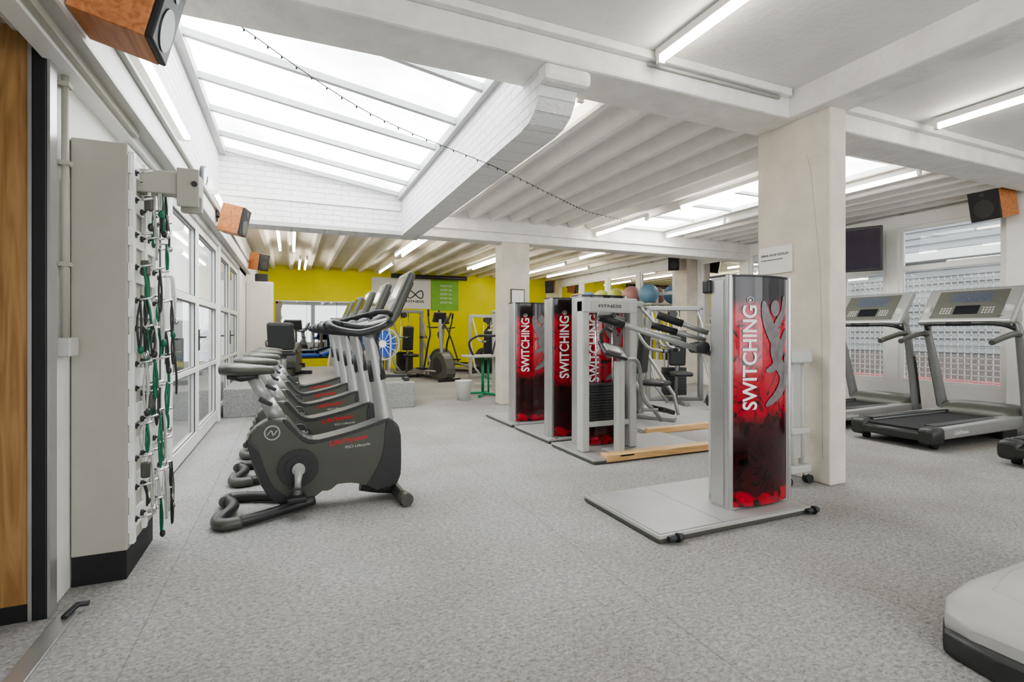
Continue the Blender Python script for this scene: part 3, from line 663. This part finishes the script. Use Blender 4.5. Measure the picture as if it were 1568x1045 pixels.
# ================================================================= TREADMILLS
def build_treadmill():
    b = MB()
    b.bb(.04, 1.7, -.30, .30, .13, .175, 'gun2'); b.bb(.03, 1.62, -.27, .27, .175, .205, 'belt', .008)
    for s in (-1, 1):
        b.prism([(.06, .10), (1.75, .10), (1.75, .245), (.06, .225)], 'y', s*.27, s*.40, 'silver', bev=.018)
        b.box((.9, s*.30, .234), (1.6, .10, .012), 'dark', bev=.004)
        b.text('LifeFitness', lambda u, v, s=s: ((.35+u*.25, -.4005, .14+v*.04) if s < 0 else (.6-u*.25, .4005, .14+v*.04)), 'textw')
        b.loft([(-.04, s*.335, .135, .06, .055), (-.02, s*.335, .14, .08, .085), (.10, s*.335, .145, .085, .09), (.14, s*.335, .145, .08, .085)], 'gun2', 'x', 16, .5)
        b.cyl((.12, s*.30, .03), (.12, s*.36, .03), .03, 'black')
        b.box((1.5, s*.34, .05), (.3, .06, .10), 'gun2', bev=.01)
        b.tube([(1.80, s*.40, .12), (1.72, s*.415, .45), (1.60, s*.43, .88), (1.51, s*.44, 1.18), (1.49, s*.42, 1.32)], [.075, .066, .058, .052, .046], 'tsilver', 14, 4, flat=.7)
        b.tube([(1.76, s*.455, .25), (1.69, s*.465, .55), (1.60, s*.475, .88)], .016, 'dark', 8, 3)
        b.tube([(1.51, s*.44, 1.16), (1.36, s*.45, 1.17), (1.10, s*.45, 1.12), (.95, s*.44, 1.08)], [.036, .032, .03, .03], 'gun', 10, 4)
        b.tube([(1.50, s*.43, 1.22), (1.36, s*.38, 1.27), (1.28, s*.28, 1.29), (1.27, s*.10, 1.29)], .024, 'gun2', 10, 4)
    b.tube([(1.27, -.12, 1.29), (1.27, .12, 1.29)], .026, 'black', 10)
    b.cyl((.0, -.30, .15), (.0, .30, .15), .035, 'dark')
    b.box((-.0, 0, .13), (.08, .60, .09), 'gun2', bev=.02)
    b.loft([(1.55, 0, .20, .33, .02), (1.60, 0, .22, .36, .07), (1.72, 0, .23, .385, .115), (1.95, 0, .22, .37, .12), (2.08, 0, .19, .30, .09), (2.12, 0, .17, .2, .04)], 'gun', 'x', 24, .45)
    an = math.radians(38); CZ = 1.50
    b.box((1.50, 0, CZ), (.07, .94, .54), 'bsilver', rot=(0, an, 0), bev=.035, seg=3)
    b.box((1.52, 0, CZ-.02), (.09, .70, .36), 'gun2', rot=(0, an, 0), bev=.03)
    c, s_ = math.cos(an), math.sin(an)
    def cp(a, y, n=-.037): return (1.50+n*c+a*s_, y, CZ-n*s_+a*c)
    def q(a0, a1, y0, y1, m, n=-.037): b.raw([cp(a0, y0, n), cp(a0, y1, n), cp(a1, y1, n), cp(a1, y0, n)], [(0, 1, 2, 3)], m)
    q(-.21, .21, -.34, .34, 'gun', -.0365); q(.03, .18, -.20, .20, 'lblue', -.0375); q(-.15, -.02, -.12, .12, 'screen', -.0375)
    for i in range(4):
        for j in range(3): q(-.14+j*.035, -.12+j*.035, .15+i*.03, .168+i*.03, 'lgrey', -.038); q(-.14+j*.035, -.12+j*.035, -.26+i*.03, -.242+i*.03, 'lgrey', -.038)
    for s in (-1, 1):
        b.cyl((1.42, s*.33, 1.36), (1.40, s*.33, 1.40), .055, 'dark', seg=18)
        b.loft([(s*.36, 1.46, 1.42, .06, .09), (s*.42, 1.47, 1.40, .07, .10), (s*.46, 1.48, 1.37, .05, .08)], 'lgrey', 'y', 16)
    me = b.make('treadmill', (5.88, 3.38, 0)).data
    inst(me, 'treadmill', (5.88, 4.50, 0)); inst(me, 'treadmill', (5.90, 2.08, 0)); inst(me, 'treadmill', (5.88, 5.6, 0))
build_treadmill()

# ================================================================= LEFT RACK
b = MB()
b.bb(-.945, -.727, 3.0, 3.52, .14, 2.11, 'cab', .006); b.bb(-.94, -.732, 3.005, 3.515, 0, .14, 'black')
for y in (3.04, 3.26, 3.48): b.bb(-.727, -.705, y-.02, y+.02, .16, 2.08, 'frame', .003)
for k in range(11): b.bb(-.727, -.712, 3.0, 3.52, .22+k*.175, .31+k*.175, 'frame', .002)
pegs = []
for k in range(12):
    for y in (3.05, 3.17, 3.30, 3.42, 3.50):
        z = .28+k*.155+random.uniform(-.02, .02); b.cyl((-.71, y, z), (-.635, y, z+.015), .006, 'chrome', seg=8); b.cyl((-.71, y, z), (-.70, y, z), .016, 'dark', seg=10); pegs.append((y, z))
for i in range(62):
    y, z = random.choice(pegs); x = random.uniform(-.69, -.62); L = random.uniform(.10, .26); L = min(L, z-.06); dy = random.uniform(-.06, .09); m = random.choice(['green', 'green', 'dark', 'lgrey', 'gun2', 'frame'])
    b.tube([(x, y, z+.01), (x+.01, y+dy*.3, z-L*.5), (x+.005, y+dy*.6, z-L), (x, y+dy, z-L*.45), (x, y+.02, z+.01)], .0055, m, 6, 5)
    if i % 3 == 0: b.ball((x+.01, y+dy*.6, z-L), (.014, .014, .022), random.choice(['chrome', 'dark', 'green']), 10)
for i in range(5):
    z = .5+i*.34; b.box((-.675, 3.10+.07*(i % 3), z), (.04, .04, .08), 'gun', bev=.01)
b.box((-.60, 3.20, 1.98), (.30, .09, .12), 'cab', bev=.008); b.box((-.50, 3.27, 1.95), (.10, .05, .20), 'cab', bev=.006); b.bb(-.55, -.45, 3.14, 3.16, 1.86, 2.06, 'cab', .003)
b.cyl((-.47, 3.13, 1.98), (-.47, 3.17, 1.98), .014, 'dark')
b.make('resistance_band_rack')
b = MB()
b.tube([(-.925, 2.875, 1.1), (-.925, 2.875, 2.38)], .014, 'cab', 8); b.tube([(-.925, 2.905, 1.1), (-.925, 2.905, 1.9)], .009, 'cab', 8)
b.box((-.92, 2.89, 1.13), (.05, .10, .085), 'wsteel', bev=.006)
for z in (1.5, 1.95, 2.3): b.box((-.925, 2.88, z), (.04, .05, .02), 'cab')
b.make('light_switch')
b = MB(); b.cyl((XL+.002, 6.25, 2.78), (XL+.04, 6.25, 2.78), .17, 'dark', seg=36); b.cyl((XL+.03, 6.25, 2.78), (XL+.045, 6.25, 2.78), .155, 'paper', seg=36)
b.tube([(XL+.05, 6.25, 2.78), (XL+.05, 6.30, 2.86)], .005, 'dark', 6); b.tube([(XL+.05, 6.25, 2.78), (XL+.05, 6.17, 2.74)], .005, 'dark', 6); b.make('wall_clock')
def speaker(loc, rot, size=(.24, .22, .34), side='spk', arm=.07):
    b = MB(); w, d, h = size
    b.box((0, 0, 0), (w, d, h), side, bev=.006); b.box((0, -d/2-.012, 0), (w-.006, .03, h-.006), 'black', bev=.008)
    b.cyl((0, -d/2-.02, -.06), (0, -d/2-.032, -.06), min(w, h)*.34, 'dark'); b.cyl((0, -d/2-.02, h*.3), (0, -d/2-.032, h*.3), .03, 'dark')
    b.tube([(0, d/2, 0), (0, d/2+arm, .0)], .014, 'dark', 8); b.box((0, d/2+arm, 0), (.09, .012, .12), 'dark')
    o = b.make('wall_speaker', loc); o.rotation_euler = rot
R = math.radians
speaker((-.63, 2.60, 2.59), (R(14), 0, R(90)), (.26, .26, .34), arm=.08)
speaker((-.62, 6.75, 2.50), (R(12), 0, R(78)), (.24, .22, .32))
speaker((-.60, 11.4, 2.60), (R(10), 0, R(50)), (.26, .24, .34))
speaker((8.28, 3.55, 2.86), (R(12), 0, R(-98)), (.34, .30, .42), arm=.03)
speaker((8.05, 9.25, 2.80), (R(12), 0, R(-40)), (.24, .24, .38), side='black')
speaker((8.2, 15.6, 2.75), (R(12), 0, R(-40)), (.30, .28, .42))
b = MB(); b.box((0, 0, 0), (1.15, .07, .68), 'dark', bev=.012); b.quad([(-.54, -.037, -.30), (.54, -.037, -.30), (.54, -.037, .30), (-.54, -.037, .30)], 'tvs')
b.box((0, .08, 0), (.3, .12, .3), 'dark', bev=.01); b.tube([(0, .1, .0), (0, .25, .05), (0, .5, .05)], .025, 'dark', 8)
o = b.make('television', (7.95, 5.35, 2.47)); o.rotation_euler = (R(6), 0, R(-62))
b = MB(); P = cr([(-.30, 3.34, 2.99), (.5, 3.6, 2.70), (1.62, 4.05, 2.60), (2.7, 5.0, 2.70), (3.6, 5.75, 2.78), (4.75, 6.55, 2.93)], 10)
b.tube(P, .003, 'dark', 6)
for i, p in enumerate(P): b.ball((p.x, p.y, p.z-.008), (.006, .006, .011), 'dark', 8)
b.make('string_lights')

# ================================================================= BACK WALL ITEMS
b = MB(); b.bb(-.42, 2.15, YB-.03, YB-.01, .45, 2.10, 'mirror')
for x in (.43, 1.3): b.bb(x-.005, x+.005, YB-.034, YB-.03, .45, 2.1, 'dark')
b.bb(-.44, 2.17, YB-.035, YB-.005, 2.10, 2.13, 'alu'); b.make('wall_mirror')
b = MB(); b.bb(2.35, 4.27, YB-.02, YB-.005, 1.95, 2.95, 'paper')
th = [k*math.pi/20 for k in range(40)]
b.tube([(3.75+.26*math.sin(a), YB-.025, 2.42+.16*math.sin(a)*math.cos(a)*1.6) for a in th], .018, 'dark', 6, 0, True)
b.text('FITNESS', lambda u, v: (3.45+u*.6, YB-.025, 2.15+v*.08), 'dark')
b.make('wall_banner')
b = MB(); b.bb(4.30, 5.24, YB-.02, YB-.005, 1.90, 2.93, 'gposter')
for k in range(5): b.text('SPORT EN', lambda u, v, k=k: (4.6+u*.4, YB-.025, 2.7-k*.14+v*.07), 'paper')
b.make('wall_poster')
b = MB(); b.cyl((2.9, 16.3, 2.97), (5.4, 16.3, 2.97), .07, 'dark'); b.make('projector_screen')
b = MB()
b.bb(8.0, 8.5, 10.0, 14.4, 1.86, 1.9, 'wsteel', .005)
for y in (10.05, 11.5, 12.9, 14.3):
    for x in (8.03, 8.46): b.cyl((x, y, 0), (x, y, 1.87), .02, 'wsteel')
for i, (y, m) in enumerate([(13.9, 'orange'), (13.2, 'ballb'), (12.5, 'bally'), (11.8, 'bally'), (11.1, 'ballp'), (10.4, 'ballb')]): b.ball((8.25, y, 1.9+.25), .25, m, 24)
b.bb(8.0, 8.5, 10.0, 14.4, 1.0, 1.04, 'wsteel', .005)
b.make('exercise_ball_rack')

def elliptical():
    b = MB()
    b.bb(-.9, .7, -.05, .05, .03, .10, 'gun2', .01); b.bb(-.95, -.87, -.3, .3, 0, .07, 'dark', .01); b.bb(.6, .68, -.3, .3, 0, .07, 'dark', .01)
    b.prism([(p.x, p.y) for p in cr([(-.1, .1, 0), (.0, .55, 0), (.3, .7, 0), (.6, .55, 0), (.7, .1, 0)], 4, True)], 'y', -.12, .12, 'gun', bev=.02)
    b.cyl((.3, -.14, .38), (.3, .14, .38), .2, 'gun2', seg=28)
    b.tube([(.3, 0, .6), (.25, 0, 1.0), (.2, 0, 1.5)], .04, 'bsilver', 12, 4); b.box((.18, 0, 1.55), (.06, .34, .26), 'gun2', rot=(0, .4, 0), bev=.02)
    for s in (-1, 1):
        b.tube([(.3, s*.17, .38+s*.15), (-.3, s*.2, .28+s*.06), (-.85, s*.2, .20)], .025, 'bsilver', 10); b.box((-.35, s*.2, .33+s*.06), (.36, .14, .04), 'black', bev=.015)
        b.tube([(-.05+s*.1, s*.24, .3), (.1, s*.27, .9), (.2, s*.27, 1.15), (-.02-s*.12, s*.26, 1.5), (-.08-s*.14, s*.24, 1.68)], [.022, .024, .022, .02, .022], 'gun2', 10, 4)
        b.tube([(-.05-s*.13, s*.25, 1.58), (-.10-s*.14, s*.23, 1.74)], .026, 'black', 10)
        b.tube([(.18, s*.04, 1.3), (.1, s*.2, 1.3), (-.05, s*.2, 1.32)], .016, 'dark', 8, 3)
    return b
me = elliptical().make('elliptical_trainer', (4.3, 14.6, 0), 2.2).data
inst(me, 'elliptical_trainer', (3.3, 12.4, 0), -1.3); inst(me, 'elliptical_trainer', (5.8, 14.8, 0), 2.2)

b = MB()
b.tube([(.26*math.cos(a), -.07, .60+.26*math.sin(a)) for a in th], .012, 'lgrey', 8, 0, True); b.tube([(.26*math.cos(a), .07, .60+.26*math.sin(a)) for a in th], .012, 'lgrey', 8, 0, True)
b.cyl((0, -.04, .6), (0, .04, .6), .22, 'blue', seg=32); b.cyl((0, -.06, .6), (0, .06, .6), .06, 'paper', seg=24)
for k in range(12):
    a = k*math.pi/6; b.tube([(.06*math.cos(a), -.075, .6+.06*math.sin(a)), (.26*math.cos(a), -.07, .6+.26*math.sin(a))], .006, 'paper', 6)
b.bb(-.55, .4, -.03, .03, .05, .10, 'dark', .01); b.bb(-.58, -.5, -.22, .22, 0, .06, 'dark', .01); b.bb(.33, .41, -.22, .22, 0, .06, 'dark', .01)
b.tube([(0, 0, .08), (0, 0, .35)], .03, 'dark'); b.tube([(-.4, 0, .08), (-.46, 0, .80)], .028, 'dark'); b.loft([(-.62, 0, .85, .08, .02), (-.56, 0, .85, .12, .035), (-.42, 0, .84, .06, .03), (-.34, 0, .84, .03, .02)], 'black', 'x', 16)
for s in (-1, 1): b.tube([(.1, s*.12, .15), (.12, s*.15, .7), (.0, s*.2, 1.05), (-.13, s*.22, 1.08)], .016, 'lgrey', 8, 4)
b.make('air_bike', (1.36, 8.45, .40), -.1)
b = MB()
b.bb(-.7, .8, -.06, .06, .04, .14, 'gun2', .015); b.bb(-.75, -.67, -.28, .28, 0, .07, 'dark', .01); b.bb(.75, .83, -.28, .28, 0, .07, 'dark', .01)
b.prism([(p.x, p.y) for p in cr([(.2, .1, 0), (.25, .45, 0), (.5, .6, 0), (.75, .5, 0), (.8, .1, 0)], 4, True)], 'y', -.1, .1, 'gun', bev=.02)
b.box((-.35, 0, .45), (.42, .42, .09), 'gun2', bev=.035); b.box((-.62, 0, .72), (.09, .40, .46), 'gun2', rot=(0, -.25, 0), bev=.04); b.tube([(-.4, 0, .1), (-.4, 0, .45)], .05, 'bsilver')
b.tube([(.6, 0, .5), (.5, 0, .85)], .03, 'bsilver'); b.box((.48, 0, .92), (.05, .30, .20), 'gun2', rot=(0, -.4, 0), bev=.02)
for s in (-1, 1): b.tube([(-.5, s*.2, .45), (-.4, s*.27, .62), (-.2, s*.28, .65)], .016, 'dark', 8, 3); b.box((.45, s*.16, .33+s*.12), (.1, .08, .03), 'black')
me = b.make('recumbent_bike', (-.05, 9.6, .40), 1.4).data
inst(me, 'recumbent_bike', (-.05, 11.5, .40), 1.5)
b = MB()
for s in (-1, 1):
    for x in (-.8, .8): b.tube([(x, s*.25, 0), (x, s*.22, .5)], .022, 'chrome', 8)
b.bb(-.85, .85, -.27, .27, .46, .50, 'dark', .01); b.box((-.25, 0, .54), (1.2, .56, .08), 'blue', bev=.03); b.box((.62, 0, .62), (.5, .56, .08), 'blue', rot=(0, -.35, 0), bev=.03)
me = b.make('padded_bench', (1.2, 10.2, .402), 1.5).data
inst(me, 'padded_bench', (.35, 15.2, .0), .1)

b = MB()
for s in (-1, 1): b.tube([(s*.22, -.30, .022), (0, 0, .05), (s*.22, .30, .022)], .022, 'greenp', 8, 3)
b.tube([(0, 0, .04), (0, 0, .70)], .028, 'greenp', 10); b.tube([(.12, 0, .04), (.12, 0, .70)], .018, 'greenp', 10); b.bb(-.35, .45, -.22, .22, .72, .76, 'lgrey', .01)
b.tube([(-.2, 0, .76), (-.3, -.05, 1.0), (-.1, -.05, 1.12), (.1, -.05, 1.1)], .02, 'dark', 8, 4); b.tube([(.2, 0, .76), (.3, .02, 1.05), (.42, .02, 1.1)], .02, 'dark', 8, 3)
b.box((.1, 0, 1.12), (.3, .2, .05), 'dark', bev=.02); b.bb(.30, .44, -.2, .2, .06, .72, 'wsteel', .01)
b.make('arm_ergometer', (3.30, 9.0, 0), .1)
b = MB(); b.loft([(0, 0, 0, .11, .11), (.33, 0, 0, .145, .145), (.335, 0, 0, .15, .15)], 'frame', 'z', 28, 1.0); b.tube([(.148*math.cos(a), .148*math.sin(a), .335) for a in th], .007, 'frame', 6, 0, True)
b.make('waste_bin', (2.78, 8.55, 0))
b = MB(); b.bb(-.865, -.35, 11.9, 12.3, .40, 2.25, 'white', .01); b.bb(-.83, -.39, 11.885, 11.9, .5, 2.2, 'paper'); b.bb(-.7, -.45, 11.95, 12.25, 2.25, 2.42, 'dark', .02); b.bb(-.42, -.405, 11.86, 11.885, 1.25, 1.4, 'dark'); b.make('tall_cabinet')

# near right step machine
b = MB()
b.loft([(2.14, .80, .045, .12, .04), (2.17, .80, .05, .28, .05), (2.28, .80, .055, .335, .055), (3.2, .78, .055, .36, .055), (3.3, .78, .05, .3, .04)], 'gun2', 'x', 28, .35)
b.loft([(2.17, .80, .115, .20, .025), (2.20, .80, .12, .29, .045), (2.28, .80, .135, .325, .065), (2.45, .80, .145, .335, .08), (2.9, .78, .155, .34, .09), (3.2, .78, .155, .34, .085), (3.3, .78, .14, .28, .07)], 'lgrey', 'x', 32, .38)
b.loft([(2.34, .80, .19, .12, .01), (2.40, .80, .205, .24, .018), (2.6, .80, .222, .27, .018), (3.0, .8, .235, .27, .014)], 'lgrey', 'x', 28, .4)
b.tube([(3.15, .78, .2), (3.12, .78, .8), (3.05, .78, 1.1)], .045, 'bsilver', 14); b.box((3.03, .78, 1.16), (.06, .34, .24), 'gun2', rot=(0, .5, 0), bev=.02)
b.make('step_machine', (0.05, 0.02, 0))

# ================================================================= WORLD / CAMERA
w = bpy.data.worlds.new('World'); S.world = w; w.use_nodes = True
bg = w.node_tree.nodes['Background']; bg.inputs[0].default_value = (0.95, 0.975, 1.0, 1); bg.inputs[1].default_value = 2.4
cam = bpy.data.cameras.new('Camera'); co = bpy.data.objects.new('Camera', cam); S.collection.objects.link(co)
cam.sensor_width = 36; cam.lens = 780/1568*36; cam.shift_y = -14.6/1568; cam.clip_start = .05
co.location = (0, 0, 1.2); co.rotation_euler = (math.radians(90), 0, math.radians(-23.43))
S.camera = co
S.view_settings.view_transform = 'AgX'
try: S.view_settings.look = 'AgX - Medium High Contrast'
except Exception: pass
S.view_settings.exposure = 0.72
